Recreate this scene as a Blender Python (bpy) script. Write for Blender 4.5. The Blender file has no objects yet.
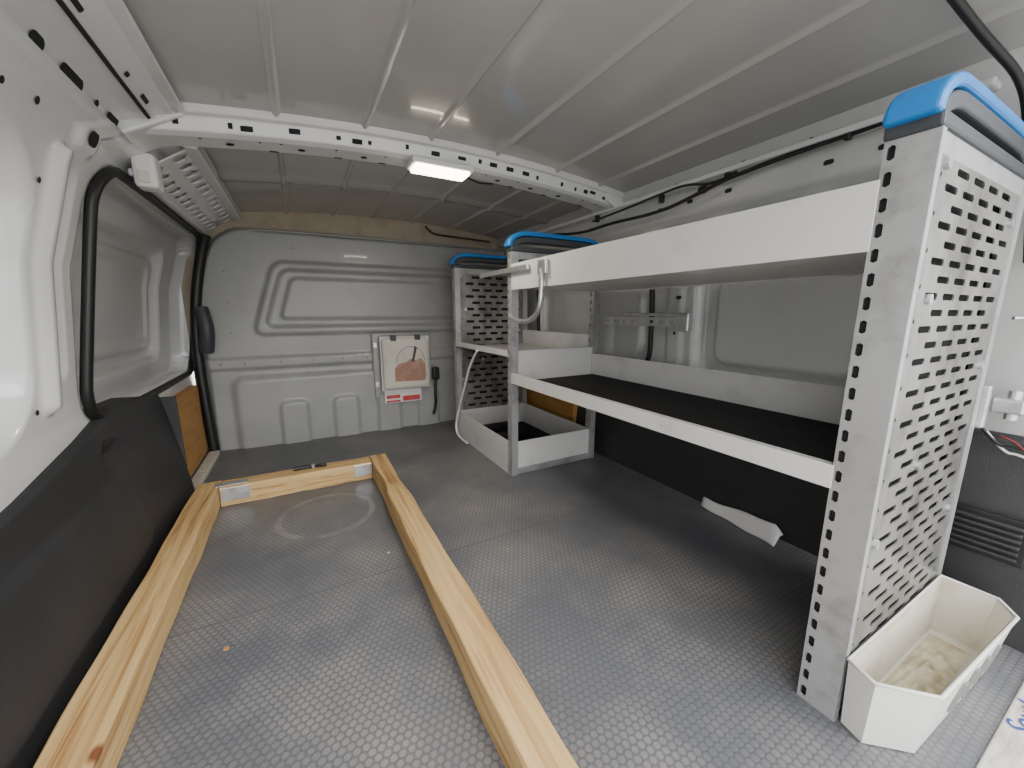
import bpy, math, bmesh, random
from mathutils import Vector, Matrix
random.seed(3)
C=bpy.context.collection
# ---------------------------------------------------------------- materials
def mat(name,col,rough=.5,metal=0,col2=None,nscale=6,lo=.45,hi=.65,bump=0,bscale=80,coat=0,spec=.5,emit=None,es=0,stretch=None,detail=6):
    m=bpy.data.materials.new(name);m.use_nodes=True;nt=m.node_tree;b=nt.nodes['Principled BSDF']
    b.inputs['Base Color'].default_value=(*col,1);b.inputs['Roughness'].default_value=rough;b.inputs['Metallic'].default_value=metal
    b.inputs['Coat Weight'].default_value=coat;b.inputs['Specular IOR Level'].default_value=spec
    tc=nt.nodes.new('ShaderNodeTexCoord');mp=nt.nodes.new('ShaderNodeMapping');nt.links.new(tc.outputs['Object'],mp.inputs[0])
    if stretch: mp.inputs['Scale'].default_value=stretch
    if col2:
        n=nt.nodes.new('ShaderNodeTexNoise');n.inputs['Scale'].default_value=nscale;n.inputs['Detail'].default_value=detail;n.inputs['Roughness'].default_value=.6
        nt.links.new(mp.outputs[0],n.inputs['Vector'])
        r=nt.nodes.new('ShaderNodeValToRGB');r.color_ramp.elements[0].position=lo;r.color_ramp.elements[1].position=hi
        r.color_ramp.elements[0].color=(*col,1);r.color_ramp.elements[1].color=(*col2,1)
        nt.links.new(n.outputs['Fac'],r.inputs[0]);nt.links.new(r.outputs[0],b.inputs['Base Color'])
    if bump:
        n=nt.nodes.new('ShaderNodeTexNoise');n.inputs['Scale'].default_value=bscale;n.inputs['Detail'].default_value=3
        nt.links.new(mp.outputs[0],n.inputs['Vector'])
        bp=nt.nodes.new('ShaderNodeBump');bp.inputs['Strength'].default_value=bump;bp.inputs['Distance'].default_value=.01
        nt.links.new(n.outputs['Fac'],bp.inputs['Height']);nt.links.new(bp.outputs[0],b.inputs['Normal'])
    if emit:
        b.inputs['Emission Color'].default_value=(*emit,1);b.inputs['Emission Strength'].default_value=es
    return m
M_paint=mat('white_van_paint',(.63,.64,.643),.22,coat=.5,col2=(.58,.588,.592),nscale=3,bump=.035,bscale=9)
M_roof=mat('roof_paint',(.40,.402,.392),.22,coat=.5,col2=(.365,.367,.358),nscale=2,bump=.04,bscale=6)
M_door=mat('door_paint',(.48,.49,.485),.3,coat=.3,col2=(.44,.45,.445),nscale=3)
M_bulk=mat('bulkhead_grey',(.285,.293,.288),.40,coat=.1,col2=(.25,.258,.252),nscale=4,bump=.04,bscale=30)
M_rivet=mat('rivet_grey',(.16,.165,.16),.4)
M_beige=mat('headliner_beige',(.40,.345,.27),.9,col2=(.34,.29,.22),nscale=10,bump=.3,bscale=200)
M_black=mat('charcoal_plastic',(.018,.019,.021),.55,col2=(.028,.028,.03),nscale=4,bump=.2,bscale=400)
M_rub=mat('black_rubber',(.007,.007,.008),.45)
M_shade=mat('painted_shade',(.012,.012,.013),.9)  # near-black colour painting the shade of holes, latch recess and rail line
M_gap=mat('floor_joint_dirt',(.08,.082,.086),.8)
M_rack=mat('rack_white_enamel',(.60,.60,.59),.38,col2=(.50,.50,.49),nscale=9,lo=.55,hi=.75,coat=.15)
M_post=mat('rack_post_aluminium',(.44,.445,.45),.36,metal=.5,col2=(.29,.29,.29),nscale=14,lo=.5,hi=.7)
M_perf=mat('worn_perforated_metal',(.34,.335,.325),.36,metal=.7,col2=(.085,.08,.072),nscale=9,lo=.42,hi=.74,stretch=(1,1,.6),detail=12,bump=.12,bscale=45)
M_slotshade=mat('painted_slot_shade',(.02,.02,.02),.7,spec=.2)  # near-black colour that makes the rack slots look shaded
M_galv=mat('galvanised_steel',(.62,.63,.64),.32,metal=.8,col2=(.45,.46,.47),nscale=30)
M_blue=mat('blue_plastic',(.01,.17,.50),.4,col2=(.012,.14,.42),nscale=10)
M_dgrey=mat('dark_grey_plastic',(.035,.042,.05),.5)
M_mat=mat('black_shelf_mat',(.010,.010,.011),.8,col2=(.020,.020,.021),nscale=50,bump=.3,bscale=300,spec=.25)
M_ply=mat('ochre_plywood',(.42,.22,.06),.6,col2=(.33,.16,.04),nscale=8,stretch=(1,1,8))
M_bin=mat('bin_white_enamel',(.62,.62,.60),.35,col2=(.50,.48,.43),nscale=7,lo=.62,hi=.8,coat=.2)
M_binin=mat('bin_inside',(.60,.58,.50),.5,col2=(.44,.38,.27),nscale=7,lo=.5,hi=.7,detail=8)
M_dirt=mat('bin_dried_glue',(.56,.52,.38),.6,col2=(.34,.26,.14),nscale=22,lo=.46,hi=.66,bump=.4,bscale=50)
M_lens=mat('lamp_lens',(1,.95,.85),.4,emit=(1,.86,.62),es=14)
M_white=mat('white_plastic',(.66,.66,.65),.4)
M_case=mat('case_cream',(.57,.55,.49),.5,col2=(.50,.47,.41),nscale=8)
M_stain=mat('case_label',(.32,.17,.12),.6,col2=(.42,.31,.25),nscale=14,lo=.45,hi=.7)
M_label=mat('red_label',(.45,.03,.035),.5,col2=(.5,.10,.10),nscale=25)
M_red=mat('red_wire',(.28,.02,.02),.5)
M_ink=mat('blue_ink',(.02,.05,.25),.6)
M_sill=mat('sill_board',(.55,.53,.48),.5,col2=(.36,.33,.28),nscale=12,stretch=(1,6,1))
M_ground=mat('outdoor_concrete',(.42,.41,.39),.9,col2=(.34,.33,.31),nscale=3,bump=.2,bscale=40)
def wood(name,axis):
    m=bpy.data.materials.new(name);m.use_nodes=True;nt=m.node_tree;b=nt.nodes['Principled BSDF'];N=nt.nodes.new;L=nt.links.new
    tc=N('ShaderNodeTexCoord');mp=N('ShaderNodeMapping');L(tc.outputs['Object'],mp.inputs[0])
    mp.inputs['Scale'].default_value=(26,1.0,26) if axis=='Y' else (1.0,26,26)
    n=N('ShaderNodeTexNoise');n.inputs['Scale'].default_value=2.4;n.inputs['Detail'].default_value=6;n.inputs['Distortion'].default_value=1.0;L(mp.outputs[0],n.inputs['Vector'])
    r=N('ShaderNodeValToRGB');e=r.color_ramp.elements;e[0].position=.28;e[0].color=(.27,.135,.045,1);e[1].position=.66;e[1].color=(.58,.40,.19,1)
    x=e.new(.42);x.color=(.43,.265,.105,1);x=e.new(.5);x.color=(.51,.34,.145,1)
    L(n.outputs['Fac'],r.inputs[0])
    k=N('ShaderNodeTexVoronoi');k.inputs['Scale'].default_value=4.6;mk=N('ShaderNodeMapping');mk.inputs['Scale'].default_value=(1.6,.9,1.6) if axis=='Y' else (.9,1.6,1.6);L(tc.outputs['Object'],mk.inputs[0]);L(mk.outputs[0],k.inputs['Vector'])
    kr=N('ShaderNodeValToRGB');kr.color_ramp.elements[0].position=.04;kr.color_ramp.elements[1].position=.08
    L(k.outputs['Distance'],kr.inputs[0])
    mx=N('ShaderNodeMix');mx.data_type='RGBA';L(kr.outputs[0],mx.inputs[0]);mx.inputs[6].default_value=(.17,.06,.02,1);L(r.outputs[0],mx.inputs[7])
    L(mx.outputs[2],b.inputs['Base Color']);b.inputs['Roughness'].default_value=.65
    bp=N('ShaderNodeBump');bp.inputs['Strength'].default_value=.3;bp.inputs['Distance'].default_value=.004;L(n.outputs['Fac'],bp.inputs['Height']);L(bp.outputs[0],b.inputs['Normal'])
    return m
M_woodY=wood('pine_along','Y');M_woodX=wood('pine_across','X')
def floor_mat():
    m=bpy.data.materials.new('hex_grip_floor');m.use_nodes=True;nt=m.node_tree;b=nt.nodes['Principled BSDF'];N=nt.nodes.new;L=nt.links.new
    tc=N('ShaderNodeTexCoord')
    a=.0145
    def lat(off):
        v=N('ShaderNodeVectorMath');v.operation='MULTIPLY_ADD';L(tc.outputs['Object'],v.inputs[0]);v.inputs[1].default_value=(1/a,1/(a*1.7320508),0);v.inputs[2].default_value=(off,off,0)
        f=N('ShaderNodeVectorMath');f.operation='FRACTION';L(v.outputs[0],f.inputs[0])
        s=N('ShaderNodeVectorMath');s.operation='SUBTRACT';L(f.outputs[0],s.inputs[0]);s.inputs[1].default_value=(.5,.5,0)
        u=N('ShaderNodeVectorMath');u.operation='MULTIPLY';L(s.outputs[0],u.inputs[0]);u.inputs[1].default_value=(1,1.7320508,0)
        l=N('ShaderNodeVectorMath');l.operation='LENGTH';L(u.outputs[0],l.inputs[0]);return l
    l1,l2=lat(0),lat(.5)
    mn=N('ShaderNodeMath');mn.operation='MINIMUM';L(l1.outputs['Value'],mn.inputs[0]);L(l2.outputs['Value'],mn.inputs[1])
    mr=N('ShaderNodeMapRange');mr.inputs['From Min'].default_value=.32;mr.inputs['From Max'].default_value=.46;mr.inputs['To Min'].default_value=1;mr.inputs['To Max'].default_value=0;L(mn.outputs[0],mr.inputs[0])
    n=N('ShaderNodeTexNoise');n.inputs['Scale'].default_value=2.6;n.inputs['Detail'].default_value=8;n.inputs['Roughness'].default_value=.62;L(tc.outputs['Object'],n.inputs['Vector'])
    wr=N('ShaderNodeMapRange');wr.inputs['From Min'].default_value=.42;wr.inputs['From Max'].default_value=.66;L(n.outputs['Fac'],wr.inputs[0])
    base=N('ShaderNodeMix');base.data_type='RGBA';base.inputs[6].default_value=(.085,.090,.101,1);base.inputs[7].default_value=(.12,.118,.117,1);L(wr.outputs[0],base.inputs[0])
    dot=N('ShaderNodeMix');dot.data_type='RGBA';dot.inputs[6].default_value=(.106,.110,.121,1);dot.inputs[7].default_value=(.22,.212,.20,1);L(wr.outputs[0],dot.inputs[0])
    fin=N('ShaderNodeMix');fin.data_type='RGBA';L(mr.outputs[0],fin.inputs[0]);L(base.outputs[2],fin.inputs[6]);L(dot.outputs[2],fin.inputs[7])
    rs=N('ShaderNodeVectorMath');rs.operation='DISTANCE';L(tc.outputs['Object'],rs.inputs[0]);rs.inputs[1].default_value=(.03,1.42,0)
    rc=N('ShaderNodeMath');rc.operation='COMPARE';L(rs.outputs['Value'],rc.inputs[0]);rc.inputs[1].default_value=.15;rc.inputs[2].default_value=.010
    n2=N('ShaderNodeTexNoise');n2.inputs['Scale'].default_value=14;L(tc.outputs['Object'],n2.inputs['Vector'])
    n2r=N('ShaderNodeMapRange');n2r.inputs['From Min'].default_value=.30;n2r.inputs['From Max'].default_value=.60;n2r.inputs['To Max'].default_value=.6;L(n2.outputs['Fac'],n2r.inputs[0])
    rm=N('ShaderNodeMath');rm.operation='MULTIPLY';L(rc.outputs[0],rm.inputs[0]);L(n2r.outputs[0],rm.inputs[1])
    f2=N('ShaderNodeMix');f2.data_type='RGBA';L(rm.outputs[0],f2.inputs[0]);L(fin.outputs[2],f2.inputs[6]);f2.inputs[7].default_value=(.24,.235,.22,1)
    L(f2.outputs[2],b.inputs['Base Color'])
    rr_=N('ShaderNodeMapRange');rr_.inputs['To Min'].default_value=.34;rr_.inputs['To Max'].default_value=.56;L(n.outputs['Fac'],rr_.inputs[0]);L(rr_.outputs[0],b.inputs['Roughness'])
    bp=N('ShaderNodeBump');bp.inputs['Strength'].default_value=.5;bp.inputs['Distance'].default_value=.0008;L(mr.outputs[0],bp.inputs['Height']);L(bp.outputs[0],b.inputs['Normal'])
    return m
M_floor=floor_mat()
# ---------------------------------------------------------------- helpers
def empty(name):
    e=bpy.data.objects.new(name,None);C.objects.link(e);e.empty_display_size=.1;return e
def mesh(name,vs,fs,m,parent=None,smooth=False,bevel=0,solid=0,seg=2):
    me=bpy.data.meshes.new(name);me.from_pydata([tuple(v) for v in vs],[],fs);me.update()
    bm=bmesh.new();bm.from_mesh(me);bmesh.ops.remove_doubles(bm,verts=bm.verts,dist=1e-5)
    if not solid and bevel>=0 and len(fs)<4000: bmesh.ops.recalc_face_normals(bm,faces=bm.faces)
    bm.to_mesh(me);bm.free()
    if smooth:
        for p in me.polygons:p.use_smooth=True
    o=bpy.data.objects.new(name,me);C.objects.link(o);me.materials.append(m)
    if parent:o.parent=parent
    if solid:
        s=o.modifiers.new('s','SOLIDIFY');s.thickness=solid;s.offset=0
    if bevel>0:
        b=o.modifiers.new('b','BEVEL');b.width=bevel;b.segments=seg;b.limit_method='ANGLE'
    return o
def box(name,a,b,m,parent=None,bevel=.002,rot=None):
    x0,y0,z0=a;x1,y1,z1=b
    vs=[(x0,y0,z0),(x1,y0,z0),(x1,y1,z0),(x0,y1,z0),(x0,y0,z1),(x1,y0,z1),(x1,y1,z1),(x0,y1,z1)]
    if rot:
        c=Vector(((x0+x1)/2,(y0+y1)/2,(z0+z1)/2));R=Matrix.Rotation(rot[1],3,rot[0]);vs=[c+R@(Vector(v)-c) for v in vs]
    return mesh(name,vs,[(0,3,2,1),(4,5,6,7),(0,1,5,4),(1,2,6,5),(2,3,7,6),(3,0,4,7)],m,parent,bevel=bevel)
def tube(name,pts,r,m,parent=None,cyc=False,smooth=True,res=6):
    c=bpy.data.curves.new(name,'CURVE');c.dimensions='3D';c.bevel_depth=r;c.bevel_resolution=3;c.resolution_u=res
    s=c.splines.new('NURBS' if smooth else 'POLY');s.points.add(len(pts)-1)
    for p,q in zip(s.points,pts):p.co=(*q,1)
    if smooth:
        s.order_u=3;s.use_endpoint_u=not cyc
    s.use_cyclic_u=cyc;c.use_fill_caps=True
    t=bpy.data.objects.new(name+'_c',c);C.objects.link(t);bpy.context.view_layer.update()
    me=bpy.data.meshes.new_from_object(t.evaluated_get(bpy.context.evaluated_depsgraph_get()));me.name=name
    bpy.data.objects.remove(t);me.materials.clear();me.materials.append(m)
    for p in me.polygons:p.use_smooth=True
    o=bpy.data.objects.new(name,me);C.objects.link(o)
    if parent:o.parent=parent
    return o
def perf(name,O,A,B,na,nb,ca,cb,sa,sb,m,parent=None,stag=False,thick=.002):
    O=Vector(O);A=Vector(A).normalized();B=Vector(B).normalized();vs=[];fs=[]
    P=lambda a,b:O+A*a+B*b
    def quad(a0,b0,a1,b1):
        k=len(vs);vs.extend([P(a0,b0),P(a1,b0),P(a1,b1),P(a0,b1)]);fs.append((k,k+1,k+2,k+3))
    r=min(sa,sb)/2
    if sa>=sb: inn=[(-sa/2+r*.6,-sb/2),(0,-sb/2),(sa/2-r*.6,-sb/2),(sa/2,0),(sa/2-r*.6,sb/2),(0,sb/2),(-sa/2+r*.6,sb/2),(-sa/2,0)]
    else: inn=[(-sa/2,-sb/2+r*.6),(0,-sb/2),(sa/2,-sb/2+r*.6),(sa/2,0),(sa/2,sb/2-r*.6),(0,sb/2),(-sa/2,sb/2-r*.6),(-sa/2,0)]
    for j in range(nb):
        odd=stag and j%2;n=na-1 if odd else na;off=ca/2 if odd else 0;cy=(j+.5)*cb
        if odd:
            for a0 in (0,na*ca-ca/2):quad(a0,j*cb,a0+ca/2,(j+1)*cb)
        for i in range(n):
            cx=off+(i+.5)*ca
            out=[(-1,-1),(0,-1),(1,-1),(1,0),(1,1),(0,1),(-1,1),(-1,0)]
            k=len(vs)
            for a,b in out:vs.append(P(cx+a*ca/2,cy+b*cb/2))
            for a,b in inn:vs.append(P(cx+a,cy+b))
            for q in range(8):
                w=(q+1)%8;fs.append((k+q,k+w,k+8+w,k+8+q))
    return mesh(name,vs,fs,m,parent,solid=thick)
def interp(tab,x):
    if x<=tab[0][0]:return tab[0][1]
    for (a,b),(c,d) in zip(tab,tab[1:]):
        if x<=c:return b+(d-b)*(x-a)/(c-a)
    return tab[-1][1]
def rr(y,z,cy,cz,hy,hz,r):
    qy=abs(y-cy)-hy+r;qz=abs(z-cz)-hz+r
    return math.hypot(max(qy,0),max(qz,0))+min(max(qy,qz),0)-r
def ss(d,w):
    t=max(0,min(1,(-d+w)/(2*w)));return t*t*(3-2*t)
def gridsurf(name,f,u0,u1,v0,v1,st,m,sel=None,parent=None,flip=False,stv=None):
    nu=int((u1-u0)/st)+1;nv=int((v1-v0)/(stv or st))+1
    vs=[];fs=[]
    for j in range(nv+1):
        for i in range(nu+1):
            vs.append(f(u0+(u1-u0)*i/nu,v0+(v1-v0)*j/nv))
    for j in range(nv):
        for i in range(nu):
            if sel and not sel(u0+(u1-u0)*(i+.5)/nu,v0+(v1-v0)*(j+.5)/nv):continue
            k=j*(nu+1)+i;q=(k,k+1,k+nu+2,k+nu+1);fs.append(q[::-1] if flip else q)
    ids=sorted({i for q in fs for i in q});mp={i:n for n,i in enumerate(ids)}
    me=bpy.data.meshes.new(name);me.from_pydata([tuple(vs[i]) for i in ids],[],[tuple(mp[i] for i in q) for q in fs]);me.update()
    for p in me.polygons:p.use_smooth=True
    o=bpy.data.objects.new(name,me);C.objects.link(o);me.materials.append(m)
    if parent:o.parent=parent
    return o
def decal(name,items,pos,m,parent,off=.0015):
    vs=[];fs=[]
    for (u,v,hu,hv) in items:
        r=min(hu,hv);k=len(vs);n=0
        for (sx,sy,a0) in ((1,1,0),(-1,1,90),(-1,-1,180),(1,-1,270)):
            for t in range(5):
                an=math.radians(a0+t*22.5)
                vs.append(pos(u+sx*(hu-r)+r*math.cos(an),v+sy*(hv-r)+r*math.sin(an),off));n+=1
        fs.append(tuple(range(k,k+n)))
    me=bpy.data.meshes.new(name);me.from_pydata([tuple(v) for v in vs],[],fs);me.materials.append(m)
    o=bpy.data.objects.new(name,me);C.objects.link(o);o.parent=parent;return o
# ---------------------------------------------------------------- floor, ground
fl=box('floor',(-.55,.078,-.02),(1.42,2.45,0),M_floor,bevel=0)
seam=empty('floor_joint');box('strip',(-.31,1.0,0),(1.28,1.0018,.0004),M_gap,seam,bevel=0)
box('screw_1',(-.2,.9,0),(-.19,.91,.002),M_ply,seam,bevel=.001);box('screw_2',(.17,1.08,0),(.178,1.086,.002),M_galv,seam,bevel=.001)
sill=empty('rear_sill')
box('board',(-.5,-.02,-.02),(1.3,.076,.004),M_sill,sill,bevel=.003)
box('bumper_edge',(-.6,-.12,-.25),(1.4,-.022,-.03),M_black,sill,bevel=.01)
tx=bpy.data.curves.new('handwriting','FONT');tx.body='Southern';tx.size=.045;tx.extrude=.0003;tx.shear=.3
to=bpy.data.objects.new('handwriting',tx);C.objects.link(to);to.parent=sill;to.location=(1.0,.042,.0055);tx.materials.append(M_ink)
g=box('ground',(-12,-14,-.62),(12,-.15,-.6),M_ground,bevel=0)
# ---------------------------------------------------------------- ceiling
ribs=[-.005,.215,.41,.64,.885,1.09]
def zc(x):return 1.185+.05*(1-((x-.485)/.735)**2)
def fceil(x,y):
    z=zc(x)
    for r in ribs:
        d=abs(x-r)
        if d<.010:z-=.009*math.cos(d/.010*math.pi/2)
    z-=.012*math.exp(-((y-1.85)/.03)**2)
    return (x,y,z)
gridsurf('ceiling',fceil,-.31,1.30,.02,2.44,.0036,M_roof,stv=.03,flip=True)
# ---------------------------------------------------------------- left wall
LX=[(0,-.47),(.45,-.49),(.8,-.455),(1.0,-.40),(1.075,-.372),(1.09,-.365),(1.10,-.318),(1.142,-.300),(1.146,-.262),(1.165,-.245),(1.168,-.215),(1.26,-.18)]
def door_sdf(y,z):return rr(y,z,1.87,.735,.55,.315,.10)
def fL(y,z,off=0):
    x=interp(LX,z)
    x-=.06*ss(rr(y,z,.60,.73,.52,.27,.13),.013)
    x-=.025*ss(rr(y,z,.60,.73,.40,.19,.10),.010)
    x+=.020*ss(rr(y,z,1.175,.76,.018,.27,.018),.008)
    x-=.016*ss(rr(y,z,1.235,.78,.022,.22,.02),.007)
    x-=.018*ss(rr(y,z,1.0,1.122,.36,.013,.01),.004)
    x+=.012*ss(rr(y,z,1.25,1.072,.042,.030,.02),.005)
    x-=.018*ss(rr(y,z,.83,1.055,.05,.018,.017),.007)
    d=door_sdf(y,z);x-=.07*ss(d,.007)
    if d<.02:
        x-=.036*ss(rr(y,z,1.86,.735,.38,.225,.06),.007)
        x+=.020*ss(rr(y,z,1.86,.735,.33,.18,.05),.007)
        x-=.010*ss(rr(y,z,1.86,.735,.29,.145,.04),.007)
    return (x+off,y,z)
WL=gridsurf('wall_left',fL,-.05,2.44,0,1.23,.009,M_paint,sel=lambda y,z:door_sdf(y,z)>.0)
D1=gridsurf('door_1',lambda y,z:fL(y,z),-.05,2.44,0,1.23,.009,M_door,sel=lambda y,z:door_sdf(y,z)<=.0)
def path_rr(cy,cz,hy,hz,r,f,n=7):
    p=[]
    for sx,sy,a0 in ((1,1,0),(-1,1,90),(-1,-1,180),(1,-1,270)):
        for t in range(n):
            a=math.radians(a0+90*t/(n-1));p.append(f(cy+sx*(hy-r)+r*math.cos(a),cz+sy*(hz-r)+r*math.sin(a)))
    return p
seal=empty('door_seal')
tube('rubber',path_rr(1.87,.735,.552,.317,.105,lambda y,z:(interp(LX,z)+.010,y,z)),.012,M_rub,seal,cyc=True)
lw=empty('wall_pressing_left')
decal('holes',[(.62,1.122,.03,.010),(.75,1.122,.008,.007),(.84,1.122,.04,.010),(.97,1.122,.02,.010),(1.08,1.122,.04,.010),(1.18,1.122,.008,.007),(1.26,1.122,.03,.009),(1.34,1.122,.008,.007),
  (1.25,1.073,.021,.016),(1.20,.62,.006,.018),(1.2,.53,.006,.006),(1.07,1.07,.007,.007),(.98,1.06,.006,.006),
  (1.13,.95,.006,.006),(1.13,.5,.006,.006),(.7,1.156,.012,.004),(.9,1.156,.02,.004),(1.1,1.156,.008,.004),(1.2,1.156,.02,.004)],lambda y,z,o:(fL(y,z)[0]+o+.001,y,z),M_shade,lw)  # flat dark patches, the shade inside the holes put into colour
tube('painted_shadow',[(-.264,.3,1.145),(-.264,.8,1.145),(-.264,1.27,1.145)],.004,M_shade,lw)  # dark tube painting the shadow line between roof and rail
box('roof_flange',(-.222,.25,1.170),(-.195,1.27,1.178),M_paint,lw,bevel=.003)
tl=[( -.05,.30),(.6,.31),(1.0,.36),(1.25,.405),(1.42,.445),(1.6,.44),(1.78,.41)]
def ftrim(y,s):
    zt=interp(tl,y)
    if s<.94:
        t=s/.94;x=-.405-.06*t**1.2;z=zt*t
        x-=.012*ss(rr(y,z,1.35,.33,.07,.035,.03),.01)
        x+=.010*ss(rr(y,z,.75,.17,.6,.10,.05),.015)
        return (x,y,z)
    t=(s-.94)/.06;return (-.465-.06*t,y,zt+.004*t)
T=gridsurf('trim_1',ftrim,-.05,1.80,0,1,.02,M_black,stv=.02)
box('trim_2',(-.47,1.80,0),(-.42,1.81,.40),M_black,bevel=.003)
decalp=empty('trim_latch_recess');decal('recess_shade',[(1.33,.365,.035,.016)],lambda y,z,o:(ftrim(y,z/interp(tl,y)*.94)[0]+.002,y,z),M_shade,decalp)  # dark patch painting the shade in the latch recess
box('plywood_panel',(-.505,1.82,.02),(-.455,2.33,.36),M_ply,bevel=.004)
box('door_step_strip',(-.45,1.76,0),(-.405,2.33,.02),M_sill,bevel=.004)
bp=empty('pillar_trim');
tube('rubber',[(-.43,2.35,.0),(-.445,2.35,.4),(-.43,2.35,.7),(-.38,2.34,.95),(-.34,2.30,1.05)],.022,M_rub,bp)
tube('catch',[(-.40,2.32,.52),(-.385,2.30,.58),(-.385,2.30,.66),(-.40,2.32,.72)],.03,M_dgrey,bp)
rl=empty('roof_rail')
perf('ladder',(-.345,1.46,1.07),(0,1,0),(.125,0,.085),13,2,.068,.072,.045,.048,M_paint,rl,thick=.004)
box('edge_lower',(-.36,1.44,1.055),(-.335,2.37,1.075),M_paint,rl,bevel=.006)
box('edge_upper',(-.235,1.42,1.14),(-.20,2.37,1.165),M_paint,rl,bevel=.006)
mesh('backing',[(-.36,1.44,1.10),(-.36,2.37,1.10),(-.23,2.37,1.19),(-.23,1.44,1.19)],[(0,1,2,3)],M_rivet,rl)
ms=empty('motion_sensor')
box('housing',(-.345,1.415,1.025),(-.295,1.475,1.113),M_white,ms,bevel=.010)
box('window',(-.335,1.412,1.035),(-.31,1.416,1.065),M_case,ms,bevel=.002)
# ---------------------------------------------------------------- right wall
RX=[(0,1.30),(.45,1.345),(.8,1.335),(.95,1.30),(1.03,1.275),(1.05,1.25),(1.12,1.24),(1.2,1.215),(1.26,1.18)]
def fR(y,z,off=0):
    x=interp(RX,z)
    x+=.055*ss(rr(y,z,.70,.67,.28,.22,.07),.008)
    x-=.024*ss(rr(y,z,.70,.67,.22,.16,.05),.008)
    x+=.055*ss(rr(y,z,1.64,.66,.44,.25,.12),.008)
    x-=.024*ss(rr(y,z,1.64,.66,.36,.18,.08),.008)
    for c,h in ((.48,.09),(.74,.11),(1.02,.11),(1.34,.14),(1.75,.18)):
        x+=.03*ss(rr(y,z,c,.985,h,.035,.03),.006)
    x-=.012*ss(rr(y,z,1.07,.68,.035,.2,.03),.010)
    return (x-off,y,z)
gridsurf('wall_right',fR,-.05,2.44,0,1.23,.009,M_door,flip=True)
rs=empty('window_seal');tube('rubber',path_rr(1.64,.66,.452,.262,.15,lambda y,z:(interp(RX,z)-.004,y,z)),.011,M_rub,rs,cyc=True)
rw=empty('wall_pressing_right')
decal('holes',[(y,1.085,.012,.006) for y in (.45,.56,.83,.97,1.1,1.3,1.5,1.7)]+[(y,1.15,.006,.005) for y in (.4,.6,.78,1.02,1.2)]+[(.92,1.11,.02,.012),(1.06,.62,.006,.006),(1.05,.76,.012,.007)],lambda y,z,o:(fR(y,z)[0]-o-.001,y,z),M_shade,rw)  # dark discs on the surface paint the shade of the holes
box('flange',(1.19,.28,1.125),(1.235,2.38,1.14),M_paint,rw,bevel=.004)
def ftr(y,s):
    zt=.38 if y>.34 else .44
    if s<.95:
        t=s/.95;return (1.27+.045*t,y,zt*t)
    t=(s-.95)/.05;return (1.315+.05*t,y,zt)
gridsurf('trim_3',ftr,.03,1.62,0,1,.02,M_black,stv=.02,flip=True)
box('plywood_panel',(1.262,1.62,.0),(1.31,2.38,.42),M_ply,bevel=.004)
vt=empty('vent_grille');
for i in range(6):box('slat_%d'%i,(1.268,.13,.185+i*.014),(1.278,.24,.192+i*.014),M_black,vt,bevel=.002)
box('frame',(1.276,.12,.175),(1.282,.25,.275),M_rub,vt,bevel=.003)
wa=empty('wheel_arch_cover')
def farch(u,v):
    y=.55+.27*u;x=1.205+.05*v+.035*u*(1-v)
    z=.003+.050*min(1,v*1.5)*(1-.45*u)*min(1,.45+6*u)+.003*math.sin(11*u+3*v)*v
    x+=.003*math.sin(13*u);return (x,y,max(.002,z))
o=gridsurf('moulding',farch,0,1,0,1,.05,M_white,parent=wa);sm=o.modifiers.new('s','SOLIDIFY');sm.thickness=.003;sm.offset=1
# ---------------------------------------------------------------- bulkhead
def panel_sdf(x,z):return rr(x-.38*max(0,z-.82),z,.47,.40,.89,.71,.11)
def fB(x,z,off=0):
    y=2.42
    y-=.04*ss(panel_sdf(x,z),.012)
    sx=x-.32*(z-.775)
    y-=.016*ss(rr(sx,z,.45,.775,.60,.185,.05),.008)
    y+=.024*ss(rr(sx,z,.45,.775,.555,.145,.04),.010)
    y-=.012*ss(rr(sx,z,.45,.775,.50,.105,.03),.008)
    y-=.016*ss(rr(x,z,.3,.445,.72,.028,.015),.006)
    y-=.022*ss(rr(x,z,.4,.17,.72,.20,.05),.02)
    for c in (-.06,.20,.44,.68):
        y-=.018*ss(rr(x,z,c,.08,.065,.15,.03),.008)
    return (x,y-off,z)
gridsurf('wall_front',fB,-.48,1.36,0,1.27,.009,M_bulk,sel=lambda x,z:panel_sdf(x,z)<=.012)
gridsurf('trim_4',fB,-.48,1.36,0,1.27,.009,M_beige,sel=lambda x,z:panel_sdf(x,z)>.012)
bs=empty('bulkhead_edge_seal')
tube('rubber',[(-.365,2.385,.90),(-.345,2.385,1.00),(-.27,2.385,1.075),(-.18,2.385,1.105),(0,2.385,1.112),(.6,2.385,1.112),(1.0,2.385,1.112)],.006,M_bulk,bs)
rv=empty('bulkhead_rivets')
decal('heads',[(x,.447,.006,.006) for x in (-.36,-.26,-.1,.05,.2,.33)]+[(-.30,z,.005,.005) for z in (.6,.75,.9)]+[(x,1.03,.005,.005) for x in (0,.3,.6,.9)],lambda x,z,o:(x,fB(x,z)[1]-.002,z),M_rivet,rv)
wc=empty('first_aid_case')
box('back_plate',(.36,2.345,.20),(.70,2.358,.585),M_bulk,wc,bevel=.006)
box('body',(.40,2.27,.255),(.675,2.345,.56),M_case,wc,bevel=.02)
box('lid_rim',(.394,2.295,.25),(.681,2.308,.566),M_white,wc,bevel=.005)
vs=[(.465,2.2685,.305),(.64,2.2685,.30),(.65,2.2685,.33),(.645,2.2685,.41),(.62,2.2685,.435),(.59,2.2685,.425),(.56,2.2685,.435),(.53,2.2685,.415),(.49,2.2685,.41),(.465,2.2685,.38)]
mesh('label_patch',vs,[tuple(range(len(vs)))],M_stain,wc)
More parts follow.
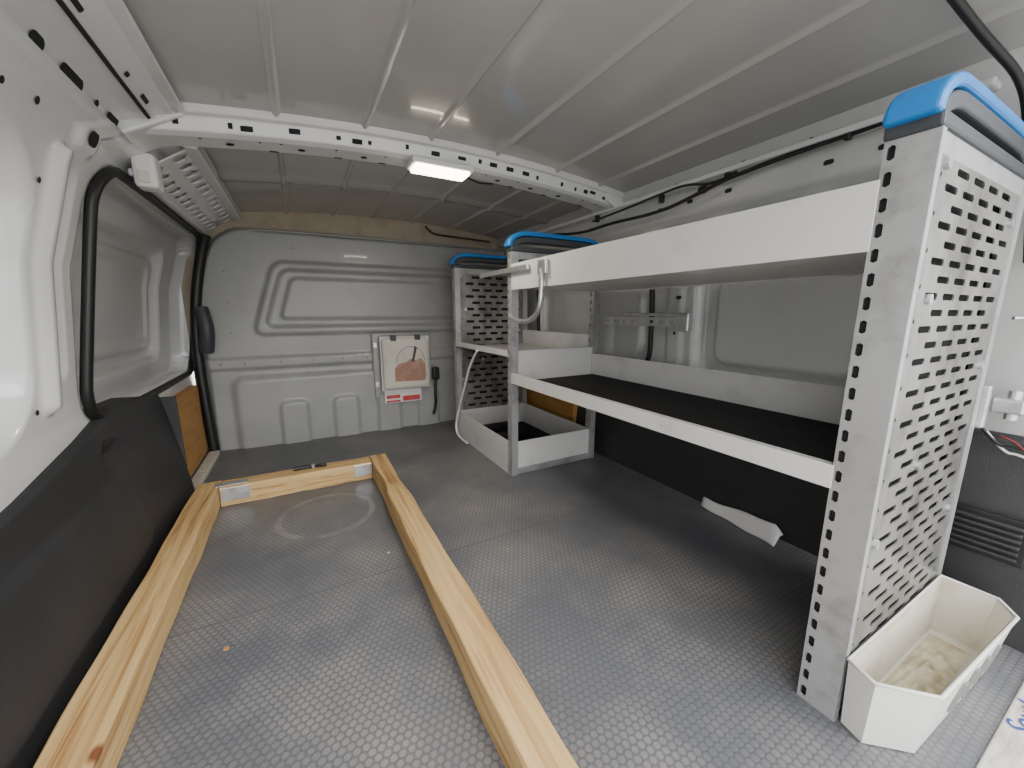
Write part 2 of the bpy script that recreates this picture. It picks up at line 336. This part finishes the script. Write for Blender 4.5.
mesh('label_stripe',[(.565,2.268,.42),(.578,2.268,.415),(.60,2.268,.50),(.585,2.268,.51)],[(0,1,2,3)],M_dgrey,wc)
vs=[(.56+.085*math.cos(a*.35),2.2686,.42+.09*math.sin(a*.35)) for a in range(10)]+[(.56+.081*math.cos(a*.35),2.2686,.42+.086*math.sin(a*.35)) for a in range(9,-1,-1)]
mesh('label_ring',vs,[(i,i+1,18-i,19-i) for i in range(9)],M_rivet,wc)
box('catch_1',(.45,2.26,.545),(.48,2.28,.575),M_dgrey,wc);box('catch_2',(.59,2.26,.545),(.62,2.28,.575),M_dgrey,wc)
box('screw_plate_1',(.365,2.335,.50),(.385,2.345,.53),M_galv,wc);box('screw_plate_2',(.365,2.335,.27),(.385,2.345,.30),M_galv,wc)
lb=empty('warning_label');box('plate',(.41,2.325,.168),(.63,2.335,.246),M_white,lb,bevel=.001);box('red_band',(.42,2.322,.195),(.50,2.326,.215),M_label,lb,bevel=0)
box('red_band_2',(.515,2.322,.175),(.62,2.326,.205),M_label,lb,bevel=0);box('red_band_3',(.42,2.322,.172),(.50,2.326,.184),M_label,lb,bevel=0)
bc=empty('charger_cable')
tube('strap',[(.72,2.33,.36),(.725,2.32,.30),(.715,2.31,.22),(.72,2.32,.12),(.70,2.32,.07)],.009,M_rub,bc)
box('plug',(.70,2.30,.29),(.745,2.335,.37),M_rub,bc,bevel=.01)
# ---------------------------------------------------------------- roof bow
bow=empty('roof_bow')
BY=.075
prof=[(1.195,.004),(1.205,-.012),(1.217,-.014),(1.226,-.046),(1.245,-.052),(1.315,-.052),(1.335,-.046),(1.345,-.014),(1.36,-.012),(1.37,.004)]
def bowpt(x,i,off=0):
    y,dz=prof[i];return (x,y+BY,zc(x)+dz-.004)
n=90;vs=[];fs=[]
for k in range(n+1):
    x=-.285+(1.25+.285)*k/n
    for i in range(len(prof)):vs.append(bowpt(x,i))
m_=len(prof)
for k in range(n):
    for i in range(m_-1):
        a=k*m_+i;fs.append((a,a+m_,a+m_+1,a+1))
mesh('channel',vs,fs,M_paint,bow,smooth=False,bevel=.003)
def onbowfront(x,s,o_):return (x,1.217+.009*s-.0015+BY,zc(x)-.018-.032*s)
its=[];xx=-.22
while xx<1.2:
    its.append((xx,.5+random.uniform(-.12,.12),random.choice([.005,.006,.010,.014]),random.choice([.16,.2,.2])))
    xx+=random.choice([.035,.05,.065,.09,.11])
decal('holes_front',its,onbowfront,M_shade,bow)  # hole shade painted as dark discs on the bow front
its=[(x,1.28,.010,.010) for x in (-.12,.05,.22,.68,.82,.95)]+[(x,1.25,.004,.004) for x in (-.18,-.05,.0,.14,.28,.62,.75,.88,1.05,1.12)]+[(x,1.31,.012,.005) for x in (-.02,.15,.28,.75,.9,1.08)]
decal('hole_shade_under',its,lambda u,v,o_:(u,v+BY,zc(u)-.0575),M_shade,bow)  # same painted hole shade on the underside
mesh('foot_1',[(-.33,1.285,1.10),(-.20,1.285,1.17),(-.20,1.285,1.20),(-.34,1.285,1.19),(-.33,1.42,1.10),(-.20,1.42,1.17),(-.20,1.42,1.20),(-.34,1.42,1.19)],[(0,1,2,3),(4,7,6,5),(0,4,5,1),(1,5,6,2),(3,2,6,7),(0,3,7,4)],M_paint,bow,bevel=.006)
mesh('foot_2',[(1.26,1.285,1.10),(1.14,1.285,1.155),(1.14,1.285,1.19),(1.26,1.285,1.19),(1.26,1.42,1.10),(1.14,1.42,1.155),(1.14,1.42,1.19),(1.26,1.42,1.19)],[(0,3,2,1),(4,5,6,7),(0,1,5,4),(1,2,6,5),(3,7,6,2),(0,4,7,3)],M_paint,bow,bevel=.006)
lamp=empty('ceiling_light')
box('housing',(.35,1.275,1.160),(.555,1.365,1.178),M_white,lamp,bevel=.005)
box('lens',(.362,1.282,1.150),(.543,1.358,1.161),M_lens,lamp,bevel=.004)
tube('lead',[(.55,1.34,1.165),(.60,1.37,1.160),(.64,1.38,1.165),(.68,1.40,1.175)],.003,M_rub,lamp)
# ---------------------------------------------------------------- racking
rack=empty('shelving_rack')
FX,BX=.757,1.185
def post(nm,x,y,z1,w=.045,d=.03,z0=0,col=M_post):
    perf(nm+'_slots',(x,y+w-.018,z0),(0,1,0),(0,0,1),1,int((z1-z0)/.034),.018,(z1-z0)/int((z1-z0)/.034),.009,.021,col,rack,thick=.0025)
    box(nm+'_face',(x-.0012,y,z0),(x+.0012,y+w-.018,z1),col,rack,bevel=0)
    box(nm+'_web',(x,y,z0),(x+d,y+.003,z1),col,rack,bevel=0)
    box(nm+'_lip',(x,y+w-.002,z0),(x+.02,y+w,z1),col,rack,bevel=0)
    box(nm+'_slot_fill',(x+.006,y+.006,z0),(x+d-.004,y+w-.004,z1),M_slotshade,rack,bevel=0)  # near-black filler, shade behind the post slots put into its colour
def tower(nm,y,z1,panel,w=.045,rows=34,d=.03):
    post(nm+'_front',FX,y,z1,w,d)
    post(nm+'_rear',BX,y,z1,w)
    box(nm+'_foot',(FX,y+.004,0),(BX+.03,y+.03,.03),M_post,rack)
    box(nm+'_head',(FX,y+.002,z1-.03),(BX+.03,y+.028,z1),M_post,rack)
    if panel:
        O=FX+d+.022;n=5;ca=(BX-.012-O)/n
        cb=(z1-.05)/rows
        perf(nm+'_panel',(O,y+.002,.02),(1,0,0),(0,0,1),n,rows,ca,cb,ca*.70,cb*.42,M_perf,rack,stag=True)
        k=rows//2
        perf(nm+'_panel_margin',(FX+d,y+.002,.02),(1,0,0),(0,0,1),1,k,.022,(z1-.05)/k,.007,.007,M_perf,rack)
        box(nm+'_panel_rear_edge',(O+n*ca,y+.001,.03),(BX,y+.003,z1-.03),M_perf,rack,bevel=0)
        box(nm+'_slot_shade',(FX+d-.002,y+.020,.02),(BX,y+.023,z1-.02),M_slotshade,rack,bevel=0)  # dark sheet added so the panel slots look shaded inside
        for bi,(bx,bz) in enumerate(((FX+.035,.90),(FX+.06,.72),(BX-.04,.86),(BX-.03,.60),(FX+.16,.44),(BX-.03,.30),(FX+.035,.33))):
            tube(nm+'_bolt_%d'%bi,[(bx,y+.004,bz),(bx,y-.004,bz)],.008,M_galv,rack,smooth=False)
def handle(nm,y,z,w=.05):
    def sweep(n2,path,hw,hh,m):
        vs=[];fs=[]
        for i,(x,zz) in enumerate(path):
            a=path[max(0,i-1)];b=path[min(len(path)-1,i+1)];t=Vector((b[0]-a[0],b[1]-a[1])).normalized();nn=(-t[1],t[0])
            for sy,sn in((-1,-1),(1,-1),(1,1),(-1,1)):vs.append((x+nn[0]*hh*sn,y+w/2+sy*hw,zz+nn[1]*hh*sn))
        for i in range(len(path)-1):
            for q in range(4):a=i*4+q;b=i*4+(q+1)%4;fs.append((a,b,b+4,a+4))
        fs+= [(0,3,2,1),tuple(len(vs)-4+k for k in range(4))]
        mesh(nm+n2,vs,fs,m,rack,bevel=.006,seg=3)
    p=[];cx0,cx1=FX+.075,BX-.055
    for k in range(9):
        a=math.pi-math.pi/2*k/8;p.append((cx0+.085*math.cos(a),z+.01+.055*math.sin(a)))
    for k in range(1,5):p.append((cx0+(cx1-cx0)*k/5,z+.066))
    for k in range(9):
        a=math.pi/2-math.pi/2*k/8;p.append((cx1+.085*math.cos(a),z+.01+.055*math.sin(a)))
    sweep('_blue',p,w/2,.009,M_blue)
    q=[((x-(cx0+cx1)/2)*.93+(cx0+cx1)/2,z+.006+(zz-z-.01)*.66) for x,zz in p]
    sweep('_grip',q,w/2-.002,.012,M_dgrey)
    box(nm+'_base',(FX-.006,y-.002,z-.006),(BX+.034,y+w,z+.014),M_dgrey,rack,bevel=.004)
tower('near',.216,.94,True,w=.058,rows=36,d=.014);handle('near_handle',.216,.945,.06)
tower('mid',1.385,.94,False,w=.035);handle('mid_handle',1.38,.945,.04)
tower('far',2.03,.94,True,w=.035,rows=26);handle('far_handle',2.03,.945,.04)
y0,y1=.272,1.388
box('top_shelf_lip',(FX-.002,y0,.79),(FX+.003,y1,.89),M_rack,rack,bevel=.001)
box('top_shelf_lip_fold',(FX,y0,.887),(FX+.018,y1,.890),M_rack,rack,bevel=0)
box('top_shelf_pan',(FX,y0,.795),(BX+.02,y1,.800),M_rack,rack,bevel=0)
box('top_shelf_back',(BX+.018,y0,.79),(BX+.021,y1,.86),M_rack,rack,bevel=0)
box('low_shelf_lip',(FX-.002,y0,.411),(FX+.003,y1,.452),M_rack,rack,bevel=.001)
box('low_shelf_lip_fold',(FX,y0,.449),(FX+.014,y1,.452),M_rack,rack,bevel=0)
box('low_shelf_pan',(FX,y0,.411),(BX,y1,.415),M_rack,rack,bevel=0)
box('low_shelf_mat',(FX+.016,y0+.02,.4155),(BX-.004,y1-.01,.421),M_mat,rack,bevel=.001)
box('low_shelf_back',(BX-.002,y0,.41),(BX+.002,y1,.515),M_rack,rack,bevel=.001)
perf('low_shelf_back_rail',(BX-.006,y0+.01,.497),(0,1,0),(0,0,1),32,1,.034,.02,.010,.008,M_rack,rack)
y0,y1=1.42,2.03
box('far_shelf_lip',(FX,y0,.515),(FX+.003,y1,.545),M_rack,rack,bevel=0)
box('far_shelf_pan',(FX,y0,.515),(BX,y1,.519),M_rack,rack,bevel=0)
box('far_shelf_back',(BX,y0,.515),(BX+.003,y1,.60),M_rack,rack,bevel=0)
box('far_shelf_end',(FX+.03,1.392,.405),(BX,1.396,.545),M_rack,rack,bevel=0)
box('far_shelf_end_lip',(FX+.03,1.388,.540),(BX,1.402,.545),M_rack,rack,bevel=0)
box('tray_front',(FX,y0-.02,.0),(FX+.004,y1,.15),M_rack,rack,bevel=0)
box('tray_end',(FX+.01,1.392,.0),(BX,1.396,.15),M_rack,rack,bevel=0)
box('tray_end_2',(FX+.01,2.02,.0),(BX,2.025,.15),M_rack,rack,bevel=0)
box('tray_back',(BX,y0-.02,.0),(BX+.004,y1,.15),M_rack,rack,bevel=0)
box('tray_mat',(FX+.006,y0-.02,.02),(BX-.002,y1-.01,.03),M_mat,rack,bevel=0)
for i,yy in enumerate((1.52,1.72,1.9)):box('tray_block_%d'%i,(FX+.03,yy,.03),(FX+.3,yy+.06,.07),M_mat,rack,bevel=.01)
hk=empty('pipe_hook')
box('arm',(.738,1.24,.855),(.752,1.66,.875),M_galv,hk,bevel=.003)
tube('hook',[(.742,1.15,.85),(.738,1.14,.80),(.735,1.14,.73),(.735,1.17,.685),(.735,1.25,.665),(.735,1.34,.675),(.735,1.36,.69)],.009,M_galv,hk)
box('hook_bracket',(.738,1.12,.83),(.753,1.17,.88),M_galv,hk,bevel=.003)
ar=empty('wall_bracket')
perf('slotted_arm',(1.20,.95,.650),(0,1,0),(0,.02,1),8,1,.047,.034,.022,.012,M_galv,ar,thick=.005)
box('end_plate',(1.19,.90,.635),(1.215,.95,.70),M_galv,ar,bevel=.004)
box('stay',(1.203,.95,.688),(1.215,1.22,.700),M_galv,ar,bevel=.002)
ar2=empty('door_check_arm')
box('arm',(1.232,.160,.500),(1.32,.205,.530),M_galv,ar2,bevel=.005)
box('plate',(1.218,.205,.465),(1.231,.250,.555),M_galv,ar2,bevel=.004)
tube('pin',[(1.262,.18,.485),(1.262,.18,.545)],.010,M_galv,ar2,smooth=False)
tube('rod',[(1.225,.20,.69),(1.25,.18,.69),(1.31,.17,.69)],.004,M_galv,ar2)
wi=empty('wiring')
tube('red',[(1.28,.19,.445),(1.275,.17,.44),(1.275,.16,.43),(1.27,.155,.425)],.0012,M_red,wi)
tube('black',[(1.28,.22,.46),(1.275,.19,.42),(1.275,.17,.43),(1.272,.13,.42)],.003,M_rub,wi)
tube('white',[(1.28,.21,.45),(1.275,.18,.41),(1.275,.16,.415),(1.272,.13,.40)],.0025,M_white,wi)
cb=empty('white_cable')
tube('cord',[(.748,1.72,.52),(.747,1.80,.46),(.745,1.88,.33),(.742,1.98,.17),(.735,2.02,.06),(.73,1.96,.012),(.74,1.86,.01)],.006,M_white,cb)
def bin_(nm):
    b=empty(nm)
    top=[(.757,.212),(.742,.172),(.80,.115),(1.15,.100),(1.195,.130),(1.195,.212)]
    bot=[(.765,.210),(.755,.178),(.81,.130),(1.14,.118),(1.18,.140),(1.18,.210)]
    zt=.130;n=len(top);cx,cy=.97,.165
    def inset(P):return[(x+(cx-x)/abs(cx-x)*.004,y+(cy-y)*.06) for x,y in P]
    ti,bi=inset(top),inset(bot)
    vs=[(x,y,0.002) for x,y in bot]+[(x,y,zt) for x,y in top]
    fs=[tuple(range(n))[::-1]]
    for i in range(n):
        j=(i+1)%n;fs.append((i,j,n+j,n+i))
    mesh('outside',vs,fs,M_bin,b)
    vs=[(x,y,0.010) for x,y in bi]+[(x,y,zt) for x,y in ti];fs=[tuple(range(n))]
    for i in range(n):
        j=(i+1)%n;fs.append((n+i,n+j,j,i))
    mesh('inside',vs,fs,M_binin,b)
    tube('rim',[(x,y,zt) for x,y in top],.003,M_bin,b,cyc=True,smooth=False)
    def fd(u,v):
        x=.80+.35*u;y=.142+.060*v
        return (x,y,.012+.012*max(0,math.sin(u*math.pi))*max(0,math.sin(v*math.pi))*(1+.5*math.sin(u*23+v*5)*math.cos(v*17-u*9)))
    gridsurf('residue',fd,0,1,0,1,.03,M_dirt,parent=b)
    def yf(x,z):return .130-.012*(x-.81)/.33-(.0165*z/.13)
    for i in range(4):
        x=.90+i*.055;z0,z1=.04,.09
        mesh('rib_%d'%i,[(x,yf(x,z0)-.003,z0),(x+.012,yf(x,z0)-.003,z0),(x+.034,yf(x,z1)-.004,z1),(x+.022,yf(x,z1)-.004,z1)],[(0,1,2,3)],M_rivet,b,solid=.004)
bin_('parts_bin')
# ---------------------------------------------------------------- cables at right top
ca=empty('cable_loom')
tube('main',[(1.19,2.2,1.12),(1.19,1.8,1.11),(1.185,1.5,1.06),(1.18,1.3,1.07),(1.19,1.05,1.06),(1.19,.88,1.09),(1.2,.80,1.11),(1.2,.62,1.12),(1.205,.45,1.125),(1.19,.34,1.125)],.006,M_rub,ca)
tube('branch',[(1.185,1.42,1.10),(1.16,1.2,1.10),(1.17,1.05,1.115),(1.19,.95,1.13),(1.2,.85,1.10),(1.2,.78,1.12)],.004,M_rub,ca)
for i,yy in enumerate((.5,.8,1.05,1.4)):box('clip_%d'%i,(1.19,yy,1.095+.015*(yy<1)),(1.21,yy+.015,1.125),M_rub,ca,bevel=.004)
tube('front_lead',[(.70,2.34,1.20),(.73,2.33,1.16),(.80,2.33,1.155),(1.0,2.33,1.15),(1.1,2.3,1.14)],.006,M_rub,ca)
sr=empty('rear_door_seal')
tube('rubber',[(.2,.28,zc(.2)-.012),(.5,.28,zc(.5)-.012),(.8,.285,1.195),(.95,.285,1.185),(1.08,.27,1.155),(1.18,.244,1.115),(1.235,.235,1.04),(1.28,.225,.95),(1.30,.21,.8)],.007,M_rub,sr)
# ---------------------------------------------------------------- timber frame
fr=empty('timber_frame')
def beam(nm,a,b,m,ax,waney=0):
    x0,y0,z0=a;x1,y1,z1=b;n=60;vs=[];fs=[]
    for i in range(n+1):
        t=i/n
        j=lambda s:.0015*math.sin(t*17+s)+.001*math.sin(t*41+2*s)
        if ax=='Y':
            y=y0+(y1-y0)*t;w=waney*math.exp(-((y-1.45)/.09)**2)
            vs+=[(x0+j(0),y,z0),(x1+j(1),y,z0),(x1+j(2)-w*.3,y,z1-w*.2),(x0+j(3)+w*.9,y,z1-w*.3)]
        else:
            x=x0+(x1-x0)*t
            vs+=[(x,y0+j(0),z0),(x,y1+j(1),z0),(x,y1+j(2),z1),(x,y0+j(3),z1)]
    for i in range(n):
        for q in range(4):
            a_=i*4+q;b_=i*4+(q+1)%4;fs.append((a_,b_,b_+4,a_+4))
    fs+=[(0,1,2,3),(n*4+3,n*4+2,n*4+1,n*4)]
    mesh(nm,vs,fs,m,fr,bevel=.004,seg=2)
beam('side_1',(-.383,.09,0),(-.31,1.735,.075),M_woodY,'Y')
beam('side_2',(.222,.09,0),(.293,1.735,.075),M_woodY,'Y',.018)
beam('end_1',(-.309,1.655,0),(.221,1.732,.074),M_woodX,'X')
beam('end_2',(-.309,.095,0),(.221,.165,.074),M_woodX,'X')
box('nail_plate_1',(-.32,1.662,.0755),(-.22,1.700,.078),M_galv,fr,bevel=.001)
box('nail_plate_1b',(-.305,1.6515,.02),(-.215,1.6545,.07),M_galv,fr,bevel=.001)
box('nail_plate_2b',(.15,1.6515,.02),(.219,1.6545,.07),M_galv,fr,bevel=.001)
tl_=empty('pliers')
tube('jaw',[(-.07,1.70,.082),(-.03,1.705,.084),(.0,1.70,.082)],.008,M_rub,tl_)
tube('handle_1',[(.0,1.70,.082),(.02,1.715,.082),(.05,1.715,.082)],.004,M_rub,tl_)
tube('handle_2',[(.0,1.70,.082),(.02,1.685,.082),(.05,1.685,.082)],.004,M_rub,tl_)
tube('pivot',[(.0,1.70,.076),(.0,1.70,.09)],.008,M_galv,tl_,smooth=False)
# ---------------------------------------------------------------- light
w=bpy.data.worlds.new('sky');bpy.context.scene.world=w;w.use_nodes=True
bg=w.node_tree.nodes['Background'];bg.inputs[0].default_value=(1,.992,.99,1);bg.inputs[1].default_value=4.6
sl=bpy.data.lights.new('hazy_sun','SUN');sl.energy=3.4;sl.angle=math.radians(50);sl.color=(1,.98,.96)
so=bpy.data.objects.new('hazy_sun',sl);C.objects.link(so);so.rotation_euler=Vector((-.25,.80,-.55)).to_track_quat('-Z','Y').to_euler();so.location=(2,-6,4)
al=bpy.data.lights.new('lamp_light','AREA');al.shape='RECTANGLE';al.size=.17;al.size_y=.07;al.energy=4;al.color=(1,.9,.75)
ao=bpy.data.objects.new('led_emitter',al);C.objects.link(ao);ao.parent=lamp;ao.location=(.453,1.32,1.146)
# ---------------------------------------------------------------- camera
cam=bpy.data.cameras.new('camera');co=bpy.data.objects.new('camera',cam);C.objects.link(co);bpy.context.scene.camera=co
cam.sensor_width=36;cam.lens=13.54;cam.clip_start=.01
th=math.radians(10.45);ps=math.radians(28.66)
co.location=(0,0,.7);co.rotation_euler=(math.pi/2-th,0,-ps)
